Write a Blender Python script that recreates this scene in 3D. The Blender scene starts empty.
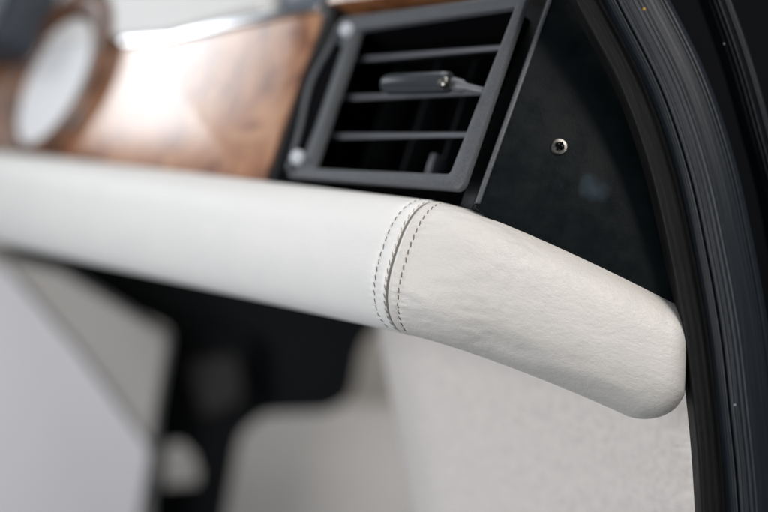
import bpy, bmesh, math, random
from mathutils import Vector, Matrix, noise
random.seed(7)
S = bpy.context.scene
COL = S.collection
V = Vector
# ------------------------------------------------------------------ camera
# world axes: X along the dashboard face, Y into the dashboard, Z up its face; metres
FPX = 1067.0                      # 50 mm on a 36 mm sensor, measured on a 768 px wide frame
ex = V((-1004, 151, -1067)).normalized() * -1          # camera space (right, up, back)
b_ = V((.33, 1, 0)); b_.z = -(ex.x*b_.x + ex.y*b_.y)/ex.z
ez = b_.normalized()
ey = ez.cross(ex)
R = Matrix((ex, ey, ez))          # camera space -> world
def ray(px, py):
    return R @ V(((px-384)/FPX, (256-py)/FPX, -1.0))   # unit depth
CAM = -ray(450, 200)*0.52
FWD = R @ V((0, 0, -1)); RIGHT = R @ V((1, 0, 0)); UP = R @ V((0, 1, 0))
def at(px, py, d):                # point at depth d
    return CAM + ray(px, py)*d
def F1(px, py, y=0.0):            # point on the plane Y = y
    r = ray(px, py)
    return CAM + r*((y-CAM.y)/r.y)
cd = bpy.data.cameras.new('camera'); cam = bpy.data.objects.new('camera', cd); COL.objects.link(cam)
cam.matrix_world = Matrix.Translation(CAM) @ R.to_4x4()
cd.lens = 50; cd.sensor_width = 36; cd.clip_start = .01; cd.clip_end = 50
cd.dof.use_dof = True; cd.dof.focus_distance = 0.495; cd.dof.aperture_fstop = 2.2; cd.dof.aperture_blades = 0
S.camera = cam
# ------------------------------------------------------------------ light
w = bpy.data.worlds.new('World'); S.world = w; w.use_nodes = True
w.node_tree.nodes['Background'].inputs[0].default_value = (.80, .90, 1, 1)
w.node_tree.nodes['Background'].inputs[1].default_value = .16
S.view_settings.view_transform = 'Standard'; S.view_settings.look = 'None'
S.view_settings.exposure = 0.0; S.view_settings.gamma = 1
def area(name, pos, target, sx, sy, power, color):
    l = bpy.data.lights.new(name, 'AREA'); l.shape = 'RECTANGLE'; l.size = sx; l.size_y = sy
    l.energy = power; l.color = color
    o = bpy.data.objects.new(name, l); COL.objects.link(o)
    o.location = pos; o.rotation_euler = (V(target)-V(pos)).to_track_quat('-Z', 'Y').to_euler()
    return o
area('windscreen_light', (-.25, -.30, 1.25), (0, 0, -.05), 1.3, .9, 10.0, (.95, .975, 1))
area('open_door_light', CAM+RIGHT*.5+UP*.62-FWD*.0, at(560, 400, .55), .45, .35, 5.2, (1, .965, .93))
area('footwell_fill_light', CAM-RIGHT*.62-UP*.08+FWD*.05, at(250, 440, 1.2), .5, .6, 5.6, (.97, .975, 1))  # added fill lamp, brightens the console and footwell
area('kick_panel_fill_light', CAM+RIGHT*.36+UP*.20+FWD*.10, at(600, 470, .60), .12, .12, .58, (1, .94, .89))  # added lamp aimed at the kick panel to brighten it
# side window across the car, plus an added haze lamp, mirrored in the veneer
def mirrored_light(name, px0, px1, py0, py1, radiance, dist=1.1):
    P = []
    for (a, b) in ((px0, py0), (px1, py0), (px1, py1), (px0, py1)):
        p = F1(a, b, -.004); d = (p-CAM).normalized(); d.y = -d.y
        P.append(p + d*dist)
    c = sum(P, V())/4
    xa = (P[1]-P[0]+P[2]-P[3])/2; ya = (P[0]-P[3]+P[1]-P[2])/2
    sx, sy = xa.length, ya.length
    l = bpy.data.lights.new(name, 'AREA'); l.shape = 'RECTANGLE'; l.size = sx; l.size_y = sy
    l.energy = radiance*math.pi*sx*sy; l.color = (.93, .97, 1)
    o = bpy.data.objects.new(name, l); COL.objects.link(o)
    n = (c - F1((px0+px1)/2, (py0+py1)/2)).normalized()
    xa.normalize(); za = n; ya2 = za.cross(xa).normalized(); xa = ya2.cross(za)
    o.matrix_world = Matrix.Translation(c) @ Matrix((xa, ya2, za)).transposed().to_4x4()
mirrored_light('side_window_light', 120, 218, -60, 168, 6.8)
mirrored_light('veneer_haze_light', 225, 285, -50, 155, 2.6, 1.3)  # added lamp, lays a pale haze over the veneer
# ------------------------------------------------------------------ materials
def mat(name, base, rough=.5, metal=0, bumps=(), coat=0, vary=None, rvary=None, spec=.5, sheen=0, uv=False):
    m = bpy.data.materials.new(name); m.use_nodes = True
    nt = m.node_tree; N = nt.nodes; L = nt.links; B = N['Principled BSDF']
    B.inputs['Base Color'].default_value = (*base, 1); B.inputs['Roughness'].default_value = rough
    B.inputs['Metallic'].default_value = metal; B.inputs['Coat Weight'].default_value = coat
    B.inputs['Coat Roughness'].default_value = .03; B.inputs['Specular IOR Level'].default_value = spec
    B.inputs['Sheen Weight'].default_value = sheen
    tc = N.new('ShaderNodeTexCoord')
    def coord(scl):
        mp = N.new('ShaderNodeMapping'); mp.inputs['Scale'].default_value = scl if isinstance(scl, tuple) else (scl,)*3
        L.new(tc.outputs['UV' if uv else 'Object'], mp.inputs[0]); return mp.outputs[0]
    def tex(kind, scl, detail=4, rgh=.55, dist=0):
        if kind == 'noise':
            t = N.new('ShaderNodeTexNoise'); t.inputs['Scale'].default_value = 1; t.inputs['Detail'].default_value = detail
            t.inputs['Roughness'].default_value = rgh; t.inputs['Distortion'].default_value = dist
            L.new(coord(scl), t.inputs['Vector']); return t.outputs['Fac']
        t = N.new('ShaderNodeTexVoronoi'); t.inputs['Scale'].default_value = 1
        t.feature = 'DISTANCE_TO_EDGE' if kind == 'cells' else 'F1'
        L.new(coord(scl), t.inputs['Vector'])
        if kind == 'cells':
            r = N.new('ShaderNodeMath'); r.operation = 'MINIMUM'; r.inputs[1].default_value = .18
            L.new(t.outputs['Distance'], r.inputs[0]); return r.outputs[0]
        return t.outputs['Distance']
    prev = None
    for (kind, scl, dist, strength) in bumps:
        b = N.new('ShaderNodeBump'); b.inputs['Strength'].default_value = strength; b.inputs['Distance'].default_value = dist
        L.new(tex(kind, scl), b.inputs['Height'])
        if prev: L.new(prev, b.inputs['Normal'])
        prev = b.outputs[0]
    if prev: L.new(prev, B.inputs['Normal'])
    if vary:
        scl, col2, lo, hi = vary
        r = N.new('ShaderNodeMapRange'); r.inputs[1].default_value = lo; r.inputs[2].default_value = hi
        L.new(tex('noise', scl, 6, .6), r.inputs[0])
        mx = N.new('ShaderNodeMix'); mx.data_type = 'RGBA'; mx.inputs[6].default_value = (*base, 1); mx.inputs[7].default_value = (*col2, 1)
        L.new(r.outputs[0], mx.inputs[0]); L.new(mx.outputs[2], B.inputs['Base Color'])
    if rvary:
        scl, r0, r1 = rvary
        r = N.new('ShaderNodeMapRange'); r.inputs[1].default_value = .3; r.inputs[2].default_value = .7
        r.inputs[3].default_value = r0; r.inputs[4].default_value = r1
        L.new(tex('noise', scl, 5, .6), r.inputs[0]); L.new(r.outputs[0], B.inputs['Roughness'])
    return m
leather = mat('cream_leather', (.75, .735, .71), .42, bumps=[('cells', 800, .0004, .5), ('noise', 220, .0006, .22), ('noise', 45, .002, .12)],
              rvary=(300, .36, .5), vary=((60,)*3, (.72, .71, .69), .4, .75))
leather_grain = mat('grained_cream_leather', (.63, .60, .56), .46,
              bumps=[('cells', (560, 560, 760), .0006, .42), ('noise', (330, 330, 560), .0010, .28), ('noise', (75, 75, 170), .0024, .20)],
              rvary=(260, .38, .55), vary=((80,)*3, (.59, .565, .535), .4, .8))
thread = mat('taupe_thread', (.19, .165, .135), .8, bumps=[('noise', 3000, .0002, .5)])
seamdark = mat('seam_edge_leather', (.19, .165, .14), .8)
def wood_mat():
    m = bpy.data.materials.new('burl_walnut'); m.use_nodes = True
    nt = m.node_tree; N = nt.nodes; L = nt.links; B = N['Principled BSDF']
    tc = N.new('ShaderNodeTexCoord')
    n1 = N.new('ShaderNodeTexNoise'); n1.inputs['Scale'].default_value = 15; n1.inputs['Detail'].default_value = 8
    n1.inputs['Distortion'].default_value = 2.2; n1.inputs['Roughness'].default_value = .62
    n2 = N.new('ShaderNodeTexVoronoi'); n2.inputs['Scale'].default_value = 48; n2.feature = 'SMOOTH_F1'
    L.new(tc.outputs['Object'], n1.inputs['Vector'])
    vm = N.new('ShaderNodeVectorMath'); vm.operation = 'MULTIPLY_ADD'; vm.inputs[1].default_value = (.07,)*3
    L.new(n1.outputs['Color'], vm.inputs[0]); L.new(tc.outputs['Object'], vm.inputs[2]); L.new(vm.outputs[0], n2.inputs['Vector'])
    mul = N.new('ShaderNodeMath'); mul.operation = 'MULTIPLY_ADD'; mul.inputs[1].default_value = .45
    L.new(n2.outputs['Distance'], mul.inputs[0]); L.new(n1.outputs['Fac'], mul.inputs[2])
    cr = N.new('ShaderNodeValToRGB'); e = cr.color_ramp.elements
    e[0].position = .36; e[0].color = (.09, .028, .010, 1); e[1].position = .86; e[1].color = (.48, .235, .115, 1)
    k = e.new(.55); k.color = (.24, .085, .033, 1); k = e.new(.68); k.color = (.36, .15, .062, 1)
    L.new(mul.outputs[0], cr.inputs[0]); L.new(cr.outputs[0], B.inputs['Base Color'])
    B.inputs['Roughness'].default_value = .35; B.inputs['Coat Weight'].default_value = 1
    B.inputs['Coat Roughness'].default_value = .18; B.inputs['Coat IOR'].default_value = 1.75
    w_ = N.new('ShaderNodeTexNoise'); w_.inputs['Scale'].default_value = 14
    bp = N.new('ShaderNodeBump'); bp.inputs['Strength'].default_value = .08; bp.inputs['Distance'].default_value = .002
    L.new(tc.outputs['Object'], w_.inputs['Vector']); L.new(w_.outputs['Fac'], bp.inputs['Height']); L.new(bp.outputs[0], B.inputs['Coat Normal'])
    return m
wood = wood_mat()
grey_plastic = mat('grey_textured_plastic', (.07, .073, .08), .34, vary=((1400,)*3, (.13, .135, .145), .45, .8), bumps=[('cells', 1500, .0003, .5), ('noise', 900, .0002, .3)], rvary=(200, .34, .52))
slat_plastic = mat('slat_plastic', (.13, .135, .15), .4, bumps=[('noise', 600, .0002, .3)])
black_plastic = mat('black_plastic', (.012, .014, .016), .5, bumps=[('noise', 500, .0003, .3)])
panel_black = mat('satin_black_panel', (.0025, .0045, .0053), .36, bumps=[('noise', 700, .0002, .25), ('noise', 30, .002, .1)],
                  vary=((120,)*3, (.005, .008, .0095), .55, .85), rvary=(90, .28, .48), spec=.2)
void = mat('vent_interior', (.003, .003, .004), .9, spec=.05)
metal = mat('screw_metal', (.25, .24, .22), .32, 1, rvary=(500, .2, .5))
chrome = mat('chrome', (.85, .87, .9), .12, 1)
white_plastic = mat('white_plastic', (.52, .54, .57), .4)
rubber = mat('ribbed_rubber', (.006, .009, .013), .34, spec=.42, uv=True, bumps=[('noise', (6, 120, 1), .0002, .3), ('noise', (90, 90, 1), .0001, .3)],
             vary=((14, 40, 1), (.013, .015, .019), .5, .8), rvary=((9, 30, 1), .30, .46))
trim_rubber = mat('dusty_trim_rubber', (.004, .0041, .0043), .48, spec=.2, uv=True, bumps=[('noise', (30, 60, 1), .0004, .5)],
             vary=((14, 14, 1), (.010, .0095, .009), .42, .75), rvary=((12, 30, 1), .4, .65))
carpet = mat('cream_carpet', (.86, .81, .765), .9, bumps=[('noise', 900, .0008, .5), ('noise', 240, .001, .35)], sheen=.3,
             vary=((260,)*3, (.72, .68, .64), .42, .7))
floor_m = mat('floor_carpet', (.86, .79, .735), .95, bumps=[('noise', 500, .002, .7)], vary=((200,)*3, (.72, .67, .62), .4, .7))
lilac = mat('pale_console_vinyl', (.78, .755, .765), .55, bumps=[('noise', 300, .0006, .3)])
grey_side = mat('taupe_vinyl', (.50, .47, .435), .6, bumps=[('noise', 300, .0006, .3)])
dark = mat('dark_metal', (.0035, .0042, .005), .65, spec=.15, bumps=[('noise', 200, .0006, .4)])
body = mat('pillar_paint', (.003, .0035, .0045), .7, spec=.05)
# ------------------------------------------------------------------ builders
def link(name, bm, m, parent=None, smooth=True, mats=None):
    bmesh.ops.recalc_face_normals(bm, faces=bm.faces[:])
    me = bpy.data.meshes.new(name); bm.to_mesh(me); bm.free()
    for k in (mats or [m]): me.materials.append(k)
    if smooth:
        for p in me.polygons: p.use_smooth = True
        if smooth == 'angle':
            me.set_sharp_from_angle(angle=math.radians(38))
    o = bpy.data.objects.new(name, me); COL.objects.link(o)
    if parent: o.parent = parent
    return o
def tag(o, label=None, cat=None, group=None, kind=None):
    for k, v in (('label', label), ('category', cat), ('group', group), ('kind', kind)):
        if v: o[k] = v
    return o
def empty(name, loc=(0, 0, 0)):
    o = bpy.data.objects.new(name, None); COL.objects.link(o); o.empty_display_size = .02
    return o
def prism(bm, pts, off, bev=.001, seg=3, corner=0, cseg=5):
    """closed polygon of world points pushed along vector off; corners rounded, edges bevelled"""
    if corner:
        q = []
        n = len(pts)
        for i in range(n):
            a, b, c = pts[i-1], pts[i], pts[(i+1) % n]
            r = corner[i] if isinstance(corner, (list, tuple)) else corner
            if r <= 0: q.append(b); continue
            u = (a-b); v = (c-b); r = min(r, u.length*.45, v.length*.45); p0 = b+u.normalized()*r; p1 = b+v.normalized()*r
            for k in range(cseg+1):
                t = k/cseg; q.append(p0*(1-t)**2 + b*2*t*(1-t) + p1*t*t)
        pts = q
    lo = [bm.verts.new(p) for p in pts]; hi = [bm.verts.new(p+off) for p in pts]
    n = len(pts); fs = [bm.faces.new(lo), bm.faces.new(hi[::-1])]
    for i in range(n): fs.append(bm.faces.new((lo[i], hi[i], hi[(i+1) % n], lo[(i+1) % n])))
    if bev:
        es = [e for e in set(e for f in fs[:2] for e in f.edges)]
        bmesh.ops.bevel(bm, geom=es, offset=bev, segments=seg, profile=.5, affect='EDGES', clamp_overlap=True)
    return fs
def box(bm, x0, x1, y0, y1, z0, z1, bev=.0006, seg=2):
    b2 = bmesh.new()
    bmesh.ops.create_cube(b2, size=1)
    for v in b2.verts: v.co = V((x0+(v.co.x+.5)*(x1-x0), y0+(v.co.y+.5)*(y1-y0), z0+(v.co.z+.5)*(z1-z0)))
    if bev: bmesh.ops.bevel(b2, geom=b2.edges[:], offset=bev, segments=seg, profile=.5, affect='EDGES', clamp_overlap=True)
    merge(bm, b2)
def merge(bm, b2):
    me = bpy.data.meshes.new('tmp'); b2.to_mesh(me); b2.free(); bm.from_mesh(me); bpy.data.meshes.remove(me)
def lathe(bm, base, axis, prof, n=28):
    """prof: (distance along axis, radius)"""
    axis = V(axis).normalized(); u = axis.orthogonal().normalized(); v = axis.cross(u)
    rows = []
    for (h, r) in prof:
        if r < 1e-6: rows.append([bm.verts.new(V(base)+axis*h)]*n)
        else: rows.append([bm.verts.new(V(base)+axis*h+(u*math.cos(2*math.pi*i/n)+v*math.sin(2*math.pi*i/n))*r) for i in range(n)])
    for a, b in zip(rows, rows[1:]):
        for i in range(n):
            vs = [a[i], a[(i+1) % n], b[(i+1) % n], b[i]]
            vs = list(dict.fromkeys(vs))
            if len(vs) > 2: bm.faces.new(vs)
def grid(bm, fn, nu, nv, uv=False, close_v=False, us=None):
    us = us or [i/nu for i in range(nu+1)]
    rows = [[bm.verts.new(fn(u, j/nv)) for j in range(nv+(0 if close_v else 1))] for u in us]
    lay = bm.loops.layers.uv.verify() if uv else None
    m = nv if close_v else nv
    for i in range(len(us)-1):
        for j in range(m):
            j2 = (j+1) % len(rows[0]) if close_v else j+1
            f = bm.faces.new((rows[i][j], rows[i+1][j], rows[i+1][j2], rows[i][j2]))
            if lay:
                for lp, (a, b) in zip(f.loops, ((us[i], j), (us[i+1], j), (us[i+1], j+1), (us[i], j+1))): lp[lay].uv = (a, b/nv)
    return rows
def catmull(P, n):
    out = []
    Q = [P[0]*2-P[1]] + P + [P[-1]*2-P[-2]]
    for i in range(1, len(Q)-2):
        for k in range(n):
            t = k/n; a, b, c, d = Q[i-1:i+3]
            out.append(.5*((2*b)+(c-a)*t+(2*a-5*b+4*c-d)*t*t+(3*b-a-3*c+d)*t**3))
    out.append(P[-1]); return out
# ================================================================== THE DASHBOARD
dash = empty('dashboard')
tag(dash, 'car dashboard edge with cream leather roll, burl wood trim, air vent and black end panel', 'dashboard')
# ---- path of the padded roll: straight along -X, bends forward at the end of the dash
TH = math.atan2(ex.z, -ey.z)            # turn until the end faces the camera
E2 = V((math.cos(TH), math.sin(TH), 0)) # direction of the end section
N2 = V((math.sin(TH), -math.cos(TH), 0))
XS = F1(443, 207).x                     # x of the seam
RB = .05                                # bend radius (of the rear line)
def path(s):
    """s: arc length from the seam, returns point and outward normal"""
    s0 = -.012                          # bend starts just before the seam
    if s <= s0: return V((XS+s, 0, 0)), V((0, -1, 0))
    a = (s-s0)/RB
    if a < TH: 
        return V((XS+s0+RB*math.sin(a), RB*(1-math.cos(a)), 0)), V((math.sin(a), -math.cos(a), 0))
    r = s-s0-RB*TH
    return V((XS+s0+RB*math.sin(TH), RB*(1-math.cos(TH)), 0))+E2*r, N2.copy()
Z0 = F1(443, 207).z + .001
SEND = .137
H0, BUL = .066, .024
def roll_pt(s, t):
    """t 0..1 from the top rear line round the bulge to the rear underside"""
    p, n = path(s)
    k = max(0, min(1, s/SEND))
    H = H0 - .0075*k; B = BUL
    zt = Z0 - .0150*k**1.75
    k2 = max(0, min(1.6, -s/.43)); zt += .0075*k2; H += .0075*k2
    a = t*math.pi
    c, sn = math.cos(a), math.sin(a)
    pw = .80
    z = zt - H/2 + H/2*math.copysign(abs(c)**pw, c)
    o = B*abs(sn)**.82
    o += .0025*math.sin(math.pi*min(1, t*1.1))*(1-k)
    # seam relief
    d = s + .0015*math.sin(3*t)
    rel = 0
    if abs(d) < .02:
        rel += .00045*math.exp(-((abs(d)-.0020)/.0014)**2) - .0011*math.exp(-(d/.0006)**2)
        for q in (-.0052, .0044):
            rel -= .00060*math.exp(-((d-q)/.0010)**2)
        rel += .00024*math.exp(-((abs(d)-.005)/.0022)**2)*math.sin(t*165+d*300)
        rel += .00004*math.exp(-((abs(d)-.0015)/.0015)**2)*math.sin(t*190+2)
        rel += .00035*math.exp(-((abs(d)-.0042)/.0012)**2)
    # padding unevenness, small pulls out from the seam on the stretched end piece
    rel += .0004*noise.noise(V((s*14, t*2, 3)))*(1 if s > 0 else .4)
    if s > 0:
        rel += .00035*math.exp(-((s-.02)/.03)**2)*noise.noise(V((s*150+t*14, t*22-s*70, 1)))
        rel += .0016*math.exp(-((t-.78)/.1)**2)*noise.noise(V((s*38, t*6, 5)))*min(1, s/.03)
    q = p + n*(o + rel*min(1, sn*2.5))
    q.z = z + rel*.3*c
    return q
# left piece
bm = bmesh.new()
us = [-(1.25*((1-i/70)**1.8)+.02) for i in range(70)] + [-.02+.02*i/44 for i in range(45)]
grid(bm, roll_pt, 0, 96, us=us)
roll = link('leather_roll', bm, leather, dash); tag(roll, 'smooth cream leather padded roll')
# end piece with rounded end
CR = .023                                # rounding length of the end
def end_pt(s, t):
    q = roll_pt(min(s, SEND-CR), t)
    if s > SEND-CR:
        w_ = (s-(SEND-CR))/CR*math.pi/2
        p0, n0 = path(SEND-CR)
        k = 1.0-math.cos(w_); adv = math.sin(w_)
        a = t*math.pi
        zc = roll_pt(SEND-CR, 0).z*.5+roll_pt(SEND-CR, 1).z*.5
        rad = CR*(1.0-.35*0)
        # shrink toward an inset core: corner radii differ at the top and the foot
        rt, rb = .025, .016
        dz = q.z-zc
        lim = (H0/2)
        rr = rt if dz > 0 else rb
        f = max(0, abs(dz)-(lim-rr-.004))/(rr+.002)
        core = math.copysign(abs(dz)-max(0, abs(dz)-(lim-rr-.004)), dz)
        q2 = V(q)
        h = (q-p0).dot(n0)
        q2 = p0 + n0*(h*(1-k**1.6) ) 
        q2.z = zc + core + math.copysign(max(0, abs(dz)-abs(core)), dz)*(1-k)
        q2 += E2*adv*(CR*.75-core*.25)
        q2.z -= .0
        return q2
    return q
bm = bmesh.new()
us = [.02*i/44 for i in range(45)] + [.02+(SEND-CR-.02)*i/110 for i in range(1, 111)] + [SEND-CR+CR*math.sin(i/22*math.pi/2) for i in range(1, 23)]
rows = grid(bm, end_pt, 0, 96, us=us)
bm.faces.new(rows[-1])
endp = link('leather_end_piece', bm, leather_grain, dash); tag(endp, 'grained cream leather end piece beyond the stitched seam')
# stitches
def stitch_row(s0, name, pitch=.0038, thick=.0003, inset=.0):
    bm = bmesh.new(); L = 0; t = .03; pts = []
    last = roll_pt(s0, t)
    while t < .97:
        p = roll_pt(s0-.0015*math.sin(3*t), t); L += (p-last).length; last = p; pts.append((L, t)); t += .001
    i = 0; nxt = .001
    def tt(l):
        for (a, b) in pts:
            if a >= l: return b
        return pts[-1][1]
    while nxt+pitch < L:
        la, lb = nxt, nxt+pitch*.74
        c = []
        for k in range(7):
            f = k/6; q = tt(la+(lb-la)*f); s = s0-.0015*math.sin(3*q)+(f-.5)*.0005+random.uniform(-.00004, .00004)
            a = roll_pt(s, q); b = roll_pt(s, q+.004); e = roll_pt(s+.0005, q)
            nn = (b-a).cross(e-a).normalized()
            if nn.dot(CAM-a) < 0: nn = -nn
            c.append(a+nn*(.00028*math.sin(math.pi*f)**.5 - .00017))
        # tube
        rr = []
        for k, p in enumerate(c):
            d = (c[min(k+1, 6)]-c[max(k-1, 0)]).normalized(); u = d.orthogonal().normalized(); v = d.cross(u)
            r = thick*(.55 if k in (0, 6) else 1)
            rr.append([bm.verts.new(p+(u*math.cos(x*math.pi/4)+v*math.sin(x*math.pi/4))*r) for x in range(8)])
        for a, b in zip(rr, rr[1:]):
            for x in range(8): bm.faces.new((a[x], a[(x+1) % 8], b[(x+1) % 8], b[x]))
        bm.faces.new(rr[0]); bm.faces.new(rr[-1][::-1])
        nxt += pitch*random.uniform(.90, 1.10)
    return link(name, bm, thread, dash)
tag(stitch_row(-.0052, 'stitching'), 'taupe stitch row left of the seam')
tag(stitch_row(.0044, 'stitching'), 'taupe stitch row right of the seam')
tag(stitch_row(-.0008, 'seam_thread', pitch=.0040, thick=.00013), 'fine thread pulled into the seam')
# seam line: a narrow strip of darker hide edge down in the groove
bm = bmesh.new()
def groove(u, v):
    t = .02+.96*u; s = -.0015*math.sin(3*t)+(v-.5)*.0007
    p, n = path(s); return roll_pt(s, t) + n*(.00038)
grid(bm, groove, 180, 3)
link('seam_edge', bm, seamdark, dash)
# ---- wood veneer
def quad(pix, y):
    return [F1(a, b, y) for a, b in pix]
ZB = F1(300, 176).z                       # foot of the face
wr_b, wr_t = F1(273, 172), F1(322, 12)
zt_wood = wr_t.z
XL = -1.2
WT = [F1(322, 12, -.004), F1(272, 21, -.004), F1(166, 42, -.004)]; zl = WT[2].z
bm = bmesh.new()
prism(bm, [V((XL, -.004, Z0-.01)), V((wr_b.x, -.004, Z0-.01)), WT[0], WT[1], WT[2], V((XL, -.004, zl))], V((0, .012, 0)), .003, 4, corner=[0, .002, .006, .02, .03, 0])
gap = bmesh.new(); box(gap, wr_b.x-.006, wr_t.x+.012, -.0015, .03, Z0-.01, zt_wood+.02, .001)
link('gap_filler', gap, black_plastic, dash, 'angle')
link('wood_trim', bm, wood, dash, 'angle')
# chrome bead and cream lip above the veneer
def lip(bm, d0, d1, y0, y1, bev, pts=None):
    P = [V((wr_t.x+.002, 0, WT[0].z)), V((WT[1].x, 0, WT[1].z)), V((WT[2].x, 0, zl)), V((XL, 0, zl))]
    prism(bm, [p+V((0, y0, d0)) for p in P]+[p+V((0, y0, d1)) for p in P[::-1]], V((0, y1-y0, 0)), bev, 3)
bm = bmesh.new(); lip(bm, .0008, .0052, -.0065, .012, .0012)
link('bright_bead', bm, chrome, dash, 'angle')
bm = bmesh.new(); prism(bm, [V((XL, -.010, zl+.0056)), V((WT[2].x, -.010, zl+.0056)), V((wr_t.x-.052, -.010, (WT[0].z+WT[1].z)/2+.0052)), V((wr_t.x-.04, -.010, zt_wood+.06)), V((XL, -.010, zt_wood+.06))], V((0, .10, 0)), .004, 3)
tag(link('upper_pad', bm, leather, dash, 'angle'), 'cream leather pad above the wood')
bm = bmesh.new(); box(bm, wr_t.x-.0445, wr_t.x+.004, -.003, .10, zt_wood+.0055, zt_wood+.06, .002, 3)
link('upper_corner_trim', bm, mat('blue_grey_plastic', (.10, .115, .14), .4), dash, 'angle')
# black carcass behind everything on the face
bm = bmesh.new(); box(bm, XL, F1(470, 190).x-.001, .06, .16, Z0-.02, zt_wood+.09, .002)
link('dash_carcass', bm, black_plastic, dash, 'angle')
# ---- round dial let into the veneer at the far left
dial = bpy.data.objects.new('round_dial', None); COL.objects.link(dial); dial.parent = dash; dial['label'] = 'round pale dial with a brown polished wood bezel'
gc = F1(62, 76, -.004); g_r = .5*(F1(62, 10, -.004)-F1(62, 145, -.004)).length
bm = bmesh.new()
lathe(bm, gc, (0, -1, 0), [(-.004, g_r*.69), (.004, g_r*.70), (.009, g_r*.74), (.011, g_r*.86), (.009, g_r*.98), (.0, g_r*1.03), (-.004, g_r*1.03)], 64)
for v in bm.verts:
    rr_ = math.hypot(v.co.x-gc.x, v.co.z-gc.z)/g_r
    v.co.z -= g_r*.10*max(0, min(1, (1.0-rr_)/.3))
link('dial_bezel', bm, mat('dark_walnut', (.06, .026, .014), .4, coat=.25, vary=((60,)*3, (.22, .085, .03), .4, .7)), dial)
bm = bmesh.new(); lathe(bm, gc, (0, -1, 0), [(.003, g_r*.74), (.003, 0)], 64)
link('dial_face', bm, mat('dial_white', (.82, .82, .83), .4, coat=.3), dial).location.z = -g_r*.09
bm = bmesh.new(); box(bm, XL, gc.x-g_r*.62, -.05, .06, zl-.012, zt_wood+.08, .012, 4)
link('instrument_hood', bm, mat('hood_vinyl', (.02, .026, .036), .5), dash, 'angle')
# ---- air vent
vent = bpy.data.objects.new('air_vent', None); COL.objects.link(vent); vent.parent = dash
yb = -.009
TLo, TRo, BRo, BLo = [F1(a, b, yb) for a, b in ((340, 17), (528, -9), (461, 190), (286, 176))]
TLi, TRi, BRi, BLi = [F1(a, b, yb) for a, b in ((360, 29), (514, 7), (449, 173), (313, 168))]
def ring(bm, outer, inner, yo, yi, cr_o, cr_i, bev):
    def rnd(P, rs, n=6):
        q = []
        for i in range(4):
            a, b, c = P[i-1], P[i], P[(i+1) % 4]; r = rs[i]
            u = (a-b).normalized(); v = (c-b).normalized()
            for k in range(n+1):
                t = k/n; p0 = b+u*r; p1 = b+v*r; q.append(p0*(1-t)**2+b*2*t*(1-t)+p1*t*t)
        return q
    O = rnd(outer, cr_o); I = rnd(inner, cr_i)
    n = len(O); prof = []
    # section: outer back, outer edge rounded, face, inner edge rounded, inner back
    def ins(P, Q, d): return [p+(q-p).normalized()*d for p, q in zip(P, Q)]
    layers = [([V((p.x, yo, p.z)) for p in O]), ([V((p.x, yb+bev, p.z)) for p in O])]
    A = ins(O, I, bev*.3); layers.append([V((p.x, yb+bev*.3, p.z)) for p in A])
    A = ins(O, I, bev); layers.append([V((p.x, yb, p.z)) for p in A])
    A = ins(I, O, bev); layers.append([V((p.x, yb+.0002, p.z)) for p in A])
    A = ins(I, O, bev*.3); layers.append([V((p.x, yb+bev*.3, p.z)) for p in A])
    layers.append([V((p.x, yb+bev, p.z)) for p in I]); layers.append([V((p.x, yi, p.z)) for p in I])
    vs = [[bm.verts.new(p) for p in l] for l in layers]
    for a, b in zip(vs, vs[1:]):
        for i in range(n): bm.faces.new((a[i], a[(i+1) % n], b[(i+1) % n], b[i]))
bm = bmesh.new()
ring(bm, [TLo, TRo, BRo, BLo], [TLi, TRi, BRi, BLi],   yb+.0034, yb+.0035, [.004, .002, .005, .003], [.001, .001, .0025, .001], .0018)
link('vent_frame', bm, grey_plastic, vent, 'angle')
# dark inner tunnel
bm = bmesh.new()
tun = [TLi-V((.02, 0, 0)), TRi, BRi, BLi-V((.02, 0, 0))]
a = [bm.verts.new(V((p.x, yb+.0034, p.z))) for p in tun]; b = [bm.verts.new(V((p.x, .055, p.z))) for p in tun]
for i in range(4): bm.faces.new((a[i], a[(i+1) % 4], b[(i+1) % 4], b[i]))
bm.faces.new(b)
link('vent_duct', bm, void, vent, False)
# left side: black plate stands in for the shaded gap between two uprights
def bar(bm, p, q, wd, dy, bev=.0005):
    d = (q-p); d.y = 0; d.normalize(); n = V((d.z, 0, -d.x))*wd/2
    prism(bm, [p-n, q-n, q+n, p+n], V((0, dy, 0)), bev, 2)
bm = bmesh.new()
prism(bm, [F1(a_, c_, yb-.0004) for a_, c_ in ((336, 42), (342, 46), (333, 72), (316, 122), (305, 150), (294, 156), (299, 128), (311, 84))], V((0, .003, 0)), 0)
link('slot_shade_plate', bm, void, vent, 'angle')
bm = bmesh.new()
bar(bm, F1(309, 160, yb-.0014), F1(352, 34, yb-.0014), .0052, .004, .0011)
link('track_bar', bm, grey_plastic, vent, 'angle')
rail = catmull([F1(a_, c_, yb-.0012) for a_, c_ in ((340, 24), (330, 47), (311, 83), (300, 129), (288, 170))], 6)
bm = bmesh.new()
def rl(u, v):
    i = int(round(u*(len(rail)-1))); d = (rail[min(i+1, len(rail)-1)]-rail[max(i-1, 0)]).normalized(); k = d.cross(V((0, 1, 0))).normalized()
    a_ = v*2*math.pi; return rail[i]+k*.0016*math.cos(a_)+V((0, 1, 0))*.0018*math.sin(a_)
grid(bm, rl, 24, 12, close_v=True)
link('outer_rail', bm, grey_plastic, vent)
for (a, b) in ((348, 31), (299, 158)):
    bm = bmesh.new(); c = F1(a, b, yb)
    lathe(bm, c, (0, -1, 0), [(-.001, 0), (-.001, .0042), (.0022, .0042), (.0034, .0033), (.0038, .0018), (.0038, 0)])
    link('pivot_cap', bm, white_plastic, vent, 'angle')
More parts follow.
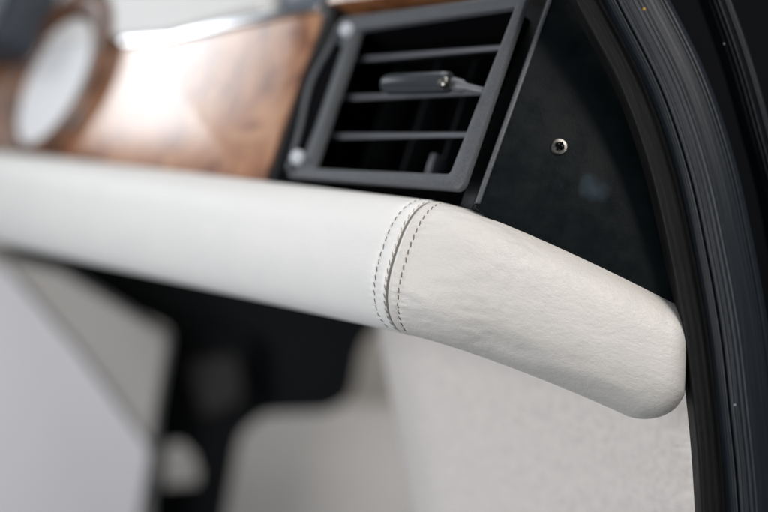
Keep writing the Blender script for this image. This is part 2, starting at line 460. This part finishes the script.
# slats
def slat(pa, pb, y=.002, depth=.012, th=.0030, name='slat'):
    A, B = F1(*pa, y), F1(*pb, y)
    bm = bmesh.new()
    prof = [(0, -.3), (-.0006, 0), (0, .3)]
    n = V((0, 0, 1))
    pts = []
    for (yy, zz) in ((.0006, -.5), (0, -.3), (-.0003, 0), (0, .3), (.0006, .5), (depth, .12+1.4), (depth, -.12+1.4)):
        pts.append((yy, zz*th))
    r0 = [bm.verts.new(A+V((0, a_, b__))) for a_, b__ in pts]; r1 = [bm.verts.new(B+V((0, a_, b__))) for a_, b__ in pts]
    k = len(pts)
    for i in range(k): bm.faces.new((r0[i], r0[(i+1) % k], r1[(i+1) % k], r1[i]))
    bm.faces.new(r0[::-1]); bm.faces.new(r1)
    return link(name, bm, slat_plastic, vent, 'angle')
slat((340, 60), (506, 46)); slat((326, 98), (492, 91)); slat((313, 136), (476, 134))
# vertical vanes behind, faint
for px in (345, 385, 425, 462):
    c = F1(px, 100, .03)
    bm = bmesh.new(); box(bm, c.x-.0008, c.x+.0008, .03, .05, BLi.z+.001, TLi.z-.001, .0003)
    link('vane', bm, black_plastic, vent, 'angle')
# thumb lever
lev = bpy.data.objects.new('thumb_lever', None); COL.objects.link(lev); lev.parent = vent
bm = bmesh.new(); A, B = F1(384, 85, -.012), F1(450, 82, -.012)
Ld = (B-A).length
lathe(bm, A, B-A, [(0, 0), (.0006, .0032), (.0022, .0048), (.0045, .0055), (Ld*.5, .0056), (Ld-.004, .0056), (Ld-.001, .0052), (Ld, .0042), (Ld, 0)])
link('lever_grip', bm, mat('lever_plastic', (.035, .04, .045), .28), lev, 'angle')
bm = bmesh.new()
lathe(bm, F1(444, 82, -.0165), (0, -1, .12), [(-.002, 0), (-.002, .0028), (.0008, .0028), (.0018, .0018), (.002, 0)])
link('lever_rivet', bm, metal, lev, 'angle')
bm = bmesh.new(); A, B = F1(452, 84, -.009), F1(484, 91, -.004)
lathe(bm, A, B-A, [(0, 0), (0, .0036), ((B-A).length*.3, .0034), ((B-A).length*.45, .002), ((B-A).length, .0018), ((B-A).length, 0)])
link('lever_pin', bm, slat_plastic, lev, 'angle')
c = F1(431, 160, .012)
bm = bmesh.new(); prism(bm, [c+V((-.002, 0, -.009)), c+V((.002, 0, -.009)), c+V((.002, 0, .004)), c+V((-.002, 0, .004))], V((0, .012, 0)), .0006, 2)
link('shut_off_tab', bm, slat_plastic, vent, 'angle')
# wood above the vent
bm = bmesh.new(); za = F1(345, 4).z
prism(bm, [V((wr_t.x+.006, -.003, za)), V((TRo.x+.01, -.003, za+.001)), V((TRo.x+.01, -.003, za+.05)), V((wr_t.x+.006, -.003, za+.05))], V((0, .03, 0)), .001, 3)
link('wood_strip', bm, wood, dash, 'angle')
# ---- end panel, in the plane of the end section
PB = F1(474, 203, -.006)
def F2(px, py, off=0):
    r = ray(px, py); n = N2; p = PB+n*off
    return CAM + r*((p-CAM).dot(n)/r.dot(n))
bm = bmesh.new()
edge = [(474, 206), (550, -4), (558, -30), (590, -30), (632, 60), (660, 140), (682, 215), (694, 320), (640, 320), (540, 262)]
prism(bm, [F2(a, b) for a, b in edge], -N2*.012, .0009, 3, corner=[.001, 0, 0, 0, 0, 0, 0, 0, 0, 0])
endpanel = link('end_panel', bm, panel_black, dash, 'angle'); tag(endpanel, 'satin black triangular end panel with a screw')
bm = bmesh.new()
prism(bm, [F2(a, b, .0012) for a, b in ((475, 203), (549, -4), (553.5, -3), (480.5, 203.5))], -N2*.006, .0009, 3)
link('panel_lip', bm, grey_plastic, endpanel, 'angle')
# black side cheek between the vent frame and the end panel
bm = bmesh.new()
q0, q1 = F1(464, 196, .004), F1(534, -12, .004)
prism(bm, [q0+V((-.001, 0, -.006)), q1+V((-.001, 0, 0)), q1+V((.018, .004, 0)), q0+V((.012, .004, -.006))], V((0, .02, 0)), .0006, 2)
link('side_cheek', bm, black_plastic, dash, 'angle')
# screw
sc_ = bpy.data.objects.new('screw', None); COL.objects.link(sc_); sc_.parent = endpanel
c = F2(559, 147); bm = bmesh.new()
lathe(bm, c, N2, [(-.002, 0), (-.002, .0041), (.0004, .0041), (.0014, .0036), (.0018, .0022), (.0008, .0016), (.0006, 0)])
link('screw_head', bm, metal, sc_, 'angle')
bm = bmesh.new(); u = N2.orthogonal().normalized(); v = N2.cross(u)
u, v = (u*.8+v*.6), (v*.8-u*.6)
for d, e in ((u, v), (v, u)):
    prism(bm, [c+N2*.0012+d*.0025+e*.0005, c+N2*.0012+d*.0025-e*.0005, c+N2*.0012-d*.0025-e*.0005, c+N2*.0012-d*.0025+e*.0005], N2*.0009, 0)
link('screw_cross', bm, void, sc_, False)
# underside shelf so that the roll is not hollow from below
bm = bmesh.new()
box(bm, XL, XS-.01, .001, .02, Z0-H0+.008, Z0-.012, .001)
link('roll_backing', bm, black_plastic, dash, 'angle')
bm = bmesh.new()
pa, na = path(-.009); pb, nb = path(SEND-.02)
pm, nm = path(.035)
prism(bm, [V((p_.x, p_.y, Z0-H0+.018)) for p_ in (pa-na*.001, pm-nm*.001, pb-nb*.001, pb-nb*.008, pa-na*.008)], V((0, 0, H0-.034)), .001, 2)
link('end_backing', bm, black_plastic, dash, 'angle')

# ================================================================== DOOR OPENING: trim, seals, pillar
def band(name, pix, depth, width, prof, m, parent, nu=10, nv=60, tilt=0.0, shell=.012):
    """a strip swept along a curve; prof(v) -> (across 0..1, outward metres)"""
    P = [at(a, b, d) for (a, b), d in zip(pix, depth)]
    C = catmull(P, nu); n = len(C)-1
    nrm = (-(FWD)+RIGHT*tilt).normalized()
    def fn(u, v):
        i = int(round(u*n)); d = (C[min(i+1, n)]-C[max(i-1, 0)]).normalized()
        s = d.cross(nrm).normalized()
        if s.dot(RIGHT) < 0: s = -s
        W = width(u) if callable(width) else width
        if v < .03: a, h = 0, -shell*(1-v/.03)
        elif v > .97: a, h = 1, -shell*((v-.97)/.03)
        else: a, h = prof((v-.03)/.94, u)
        return C[i] + s*(a-.5)*W + nrm*h
    bm = bmesh.new(); grid(bm, fn, n, nv, uv=True)
    return link(name, bm, m, parent)
# pillar body behind
pil = empty('door_pillar'); tag(pil, 'black painted door pillar behind the rubber seals', 'door pillar')
bm = bmesh.new()
def pill(u, v):
    P = [(450, -290), (545, -160), (588, -60), (625, 60), (668, 180), (690, 300), (700, 420), (704, 560), (704, 740)]
    C = catmull([V((a, b, 0)) for a, b in P], 8)
    i = int(round(u*(len(C)-1))); x = C[i].x+6 + v*700
    return at(x, C[i].y, .572+.03*v)
grid(bm, pill, 64, 30)
o = link('pillar_skin', bm, body, pil); sol = o.modifiers.new('thick', 'SOLIDIFY'); sol.thickness = .02; sol.offset = 1
# inner trim flange
def prof_trim(v, u):
    h = .002*math.sin(math.pi*v)**.5
    if v > .80: h += .0016*math.sin((v-.80)/.20*math.pi)
    if .70 < v < .80: h -= .0012
    h += .0001*math.sin(v*34)
    return v, h
tr = band('pillar_trim', [(440, -270), (515, -160), (565, -65), (592, -8), (638, 80), (668, 165), (688, 250), (703, 330), (713, 410), (719, 480), (722, 560), (722, 720)],
     [.488]*12, .017, prof_trim, trim_rubber, None, nv=80)
tag(tr, 'dusty dark brown rubber trim curving between end panel and ribbed seal', 'trim')
# ribbed seal
def prof_rib(v, u):
    dome = .0085*math.sin(math.pi*v)**.6
    rib = .00034*math.cos(v*2*math.pi*12.5)*min(1, math.sin(math.pi*v)*1.5)*(.55+.45*math.sin(v*7+1))
    if .10 < v < .17: rib -= .0016
    if .78 < v < .82: rib -= .0007
    rib += .00005*math.sin(v*170)
    return v, dome+rib
sl = band('door_seal', [(478, -280), (555, -165), (607, -65), (634, -8), (678, 80), (707, 165), (726, 250), (740, 330), (749, 410), (756, 480), (760, 560), (760, 720)],
     [.482]*12, .0258, prof_rib, rubber, None, nv=200, nu=12)
tag(sl, 'broad ribbed black rubber seal curving down beside the brown trim', 'seal')
# outer seal, right
def prof_out(v, u):
    dome = .006*math.sin(math.pi*v)**.7
    if .42 < v < .5: dome -= .002
    return v, dome+.0003*math.cos(v*44)
ob = band('door_seal', [(590, -280), (650, -165), (694, -65), (716, -8), (740, 60), (760, 130), (778, 200), (795, 300), (805, 400), (812, 540), (812, 720)],
     [.53]*11, .011, prof_out, rubber, None, nv=90)
tag(ob, 'thin outer rubber seal with paint-like specks near the top right corner', 'seal')
ob['label'] = 'thin outer rubber seal running down the dark door edge, outermost of the seals'
# chips of paint and grit caught on the ribbed seal
rust = mat('ochre_grit', (.45, .26, .07), .7); pale = mat('pale_grit', (.28, .29, .31), .6)
for (a_, c_, r_, m_) in ((644, 9, .0008, rust), (724, 44, .0005, pale), (735, 405, .0005, pale)):
    par = ob if a_ == 724 else sl
    d_ = .53-.0056 if a_ == 724 else .482-.0080
    bm = bmesh.new(); bmesh.ops.create_icosphere(bm, subdivisions=2, radius=r_, matrix=Matrix.Translation(at(a_, c_, d_)))
    for v in bm.verts: v.co += V((noise.noise(v.co*1500), noise.noise(v.co*1500+V((5, 0, 0))), 0))*r_*.5
    link('grit', bm, m_, par)
# bluish reflection patch painted into the black panel's colour
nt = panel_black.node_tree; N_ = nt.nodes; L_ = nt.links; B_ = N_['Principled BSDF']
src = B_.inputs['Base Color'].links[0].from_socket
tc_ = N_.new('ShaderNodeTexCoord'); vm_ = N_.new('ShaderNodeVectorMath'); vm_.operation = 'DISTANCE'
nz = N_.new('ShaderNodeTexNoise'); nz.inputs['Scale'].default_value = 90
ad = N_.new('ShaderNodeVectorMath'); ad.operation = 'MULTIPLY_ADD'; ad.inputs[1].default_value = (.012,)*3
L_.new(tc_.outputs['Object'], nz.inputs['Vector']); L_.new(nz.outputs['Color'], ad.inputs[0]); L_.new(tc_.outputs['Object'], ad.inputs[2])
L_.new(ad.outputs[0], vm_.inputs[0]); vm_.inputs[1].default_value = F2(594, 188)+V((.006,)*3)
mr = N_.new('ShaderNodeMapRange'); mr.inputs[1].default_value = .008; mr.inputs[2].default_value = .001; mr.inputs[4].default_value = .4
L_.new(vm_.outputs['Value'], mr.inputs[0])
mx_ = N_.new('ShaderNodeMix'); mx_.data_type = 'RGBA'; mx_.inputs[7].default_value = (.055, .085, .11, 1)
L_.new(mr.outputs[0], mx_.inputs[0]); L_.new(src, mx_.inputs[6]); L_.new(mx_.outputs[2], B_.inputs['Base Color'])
# ================================================================== BELOW THE DASH
kick = empty('kick_panel')
tag(kick, 'cream carpeted kick panel below the leather end piece', 'kick panel')
bm = bmesh.new()
def kp(u, v):
    # u across left->right, v down
    xl = 384+ 46*v; xr = 704 + (14*math.sin(min(1, v*1.6)*math.pi/2))
    y = 300+ 260*v
    x = xl+(xr-xl)*u
    d = .72-.186*u**.8
    p = at(x, y, d)
    e = max(0, (u-.9)/.1); p += FWD*(.012*e*e)
    e = max(0, (.12-u)/.12); p += FWD*(.03*e*e)
    p += -FWD*(.0012*noise.noise(p*60)+.0005*noise.noise(p*400))
    return p
grid(bm, kp, 150, 120)
o = link('carpet_face', bm, carpet, kick); sol = o.modifiers.new('thick', 'SOLIDIFY'); sol.thickness = .008; sol.offset = -1 if False else 1
# footwell surfaces
bm = bmesh.new()
prism(bm, [at(60, 408, 1.45), at(560, 408, 1.45), at(600, 640, 1.25), at(20, 640, 1.25)], FWD*.03, .004)
fl = link('floor', bm, floor_m, None, 'angle'); tag(fl, kind='structure')
bm = bmesh.new()
prism(bm, [at(-300, 100, 1.6), at(560, 150, 1.6), at(560, 450, 1.6), at(-300, 450, 1.6)], FWD*.03, .004)
bh = link('bulkhead_wall', bm, mat('bulkhead_felt', (.74, .67, .60), .95, bumps=[('noise', 300, .002, .6)]), None, 'angle'); tag(bh, kind='structure')
# console at the left: pale side panel with a taupe return
con = empty('centre_console'); tag(con, 'pale lilac grey centre console panel at the lower left', 'console')
bm = bmesh.new()
prism(bm, [at(-120, 248, 1.02), at(6, 268, 1.02), at(78, 352, 1.02), at(150, 450, 1.02), at(122, 600, 1.02), at(-140, 600, 1.02)], FWD*.004, .0015, 3, corner=.01)
link('side_panel', bm, lilac, con, 'angle')
bm = bmesh.new()
prism(bm, [at(-20, 252, 1.028), at(60, 272, 1.028), at(110, 303, 1.028), at(166, 338, 1.028), at(152, 420, 1.028), at(144, 540, 1.028), at(0, 540, 1.028)], FWD*.03, .003, 3, corner=.006)
link('return_panel', bm, grey_side, con, 'angle')
# black under-dash tray and pedal
und = empty('under_dash_tray'); tag(und, 'black plastic tray hanging under the dashboard, blurred', 'tray')
bm = bmesh.new()
prism(bm, [at(-40, 225, 1.16), at(400, 300, 1.16), at(362, 345, 1.16), at(352, 398, 1.16), at(330, 412, 1.16), at(262, 414, 1.16), at(236, 440, 1.16), at(200, 400, 1.16), at(170, 330, 1.16), at(20, 262, 1.16)], FWD*.05, .006, 3, corner=.014)
link('tray_body', bm, dark, und, 'angle')
ped = empty('pedal'); tag(ped, 'dark pedal with slanting arm below the tray', 'pedal')
bm = bmesh.new()
prism(bm, [at(166, 330, 1.12), at(250, 340, 1.12), at(254, 405, 1.12), at(236, 446, 1.12), at(216, 560, 1.12), at(190, 560, 1.12), at(200, 462, 1.12), at(176, 436, 1.12), at(160, 452, 1.12), at(158, 560, 1.12), at(128, 560, 1.12), at(144, 440, 1.12), at(158, 390, 1.12)], FWD*.02, .003, 2, corner=.01)
link('pedal_arm', bm, dark, ped, 'angle')

bm = bmesh.new()
prism(bm, [at(184, 362, 1.10), at(236, 356, 1.10), at(244, 398, 1.10), at(204, 418, 1.10)], FWD*.014, .003, 3, corner=.008)
tag(link('pedal_pad', bm, mat('worn_pedal_rubber', (.022, .018, .016), .7, bumps=[('noise', 200, .001, .5)]), ped, 'angle'), 'worn brown rubber pedal pad')

bm = bmesh.new()
prism(bm, [at(140, 492, 1.13), at(212, 486, 1.13), at(214, 540, 1.13), at(140, 540, 1.13)], FWD*.02, .003, 2, corner=.008)
link('pedal_bracket', bm, dark, ped, 'angle')
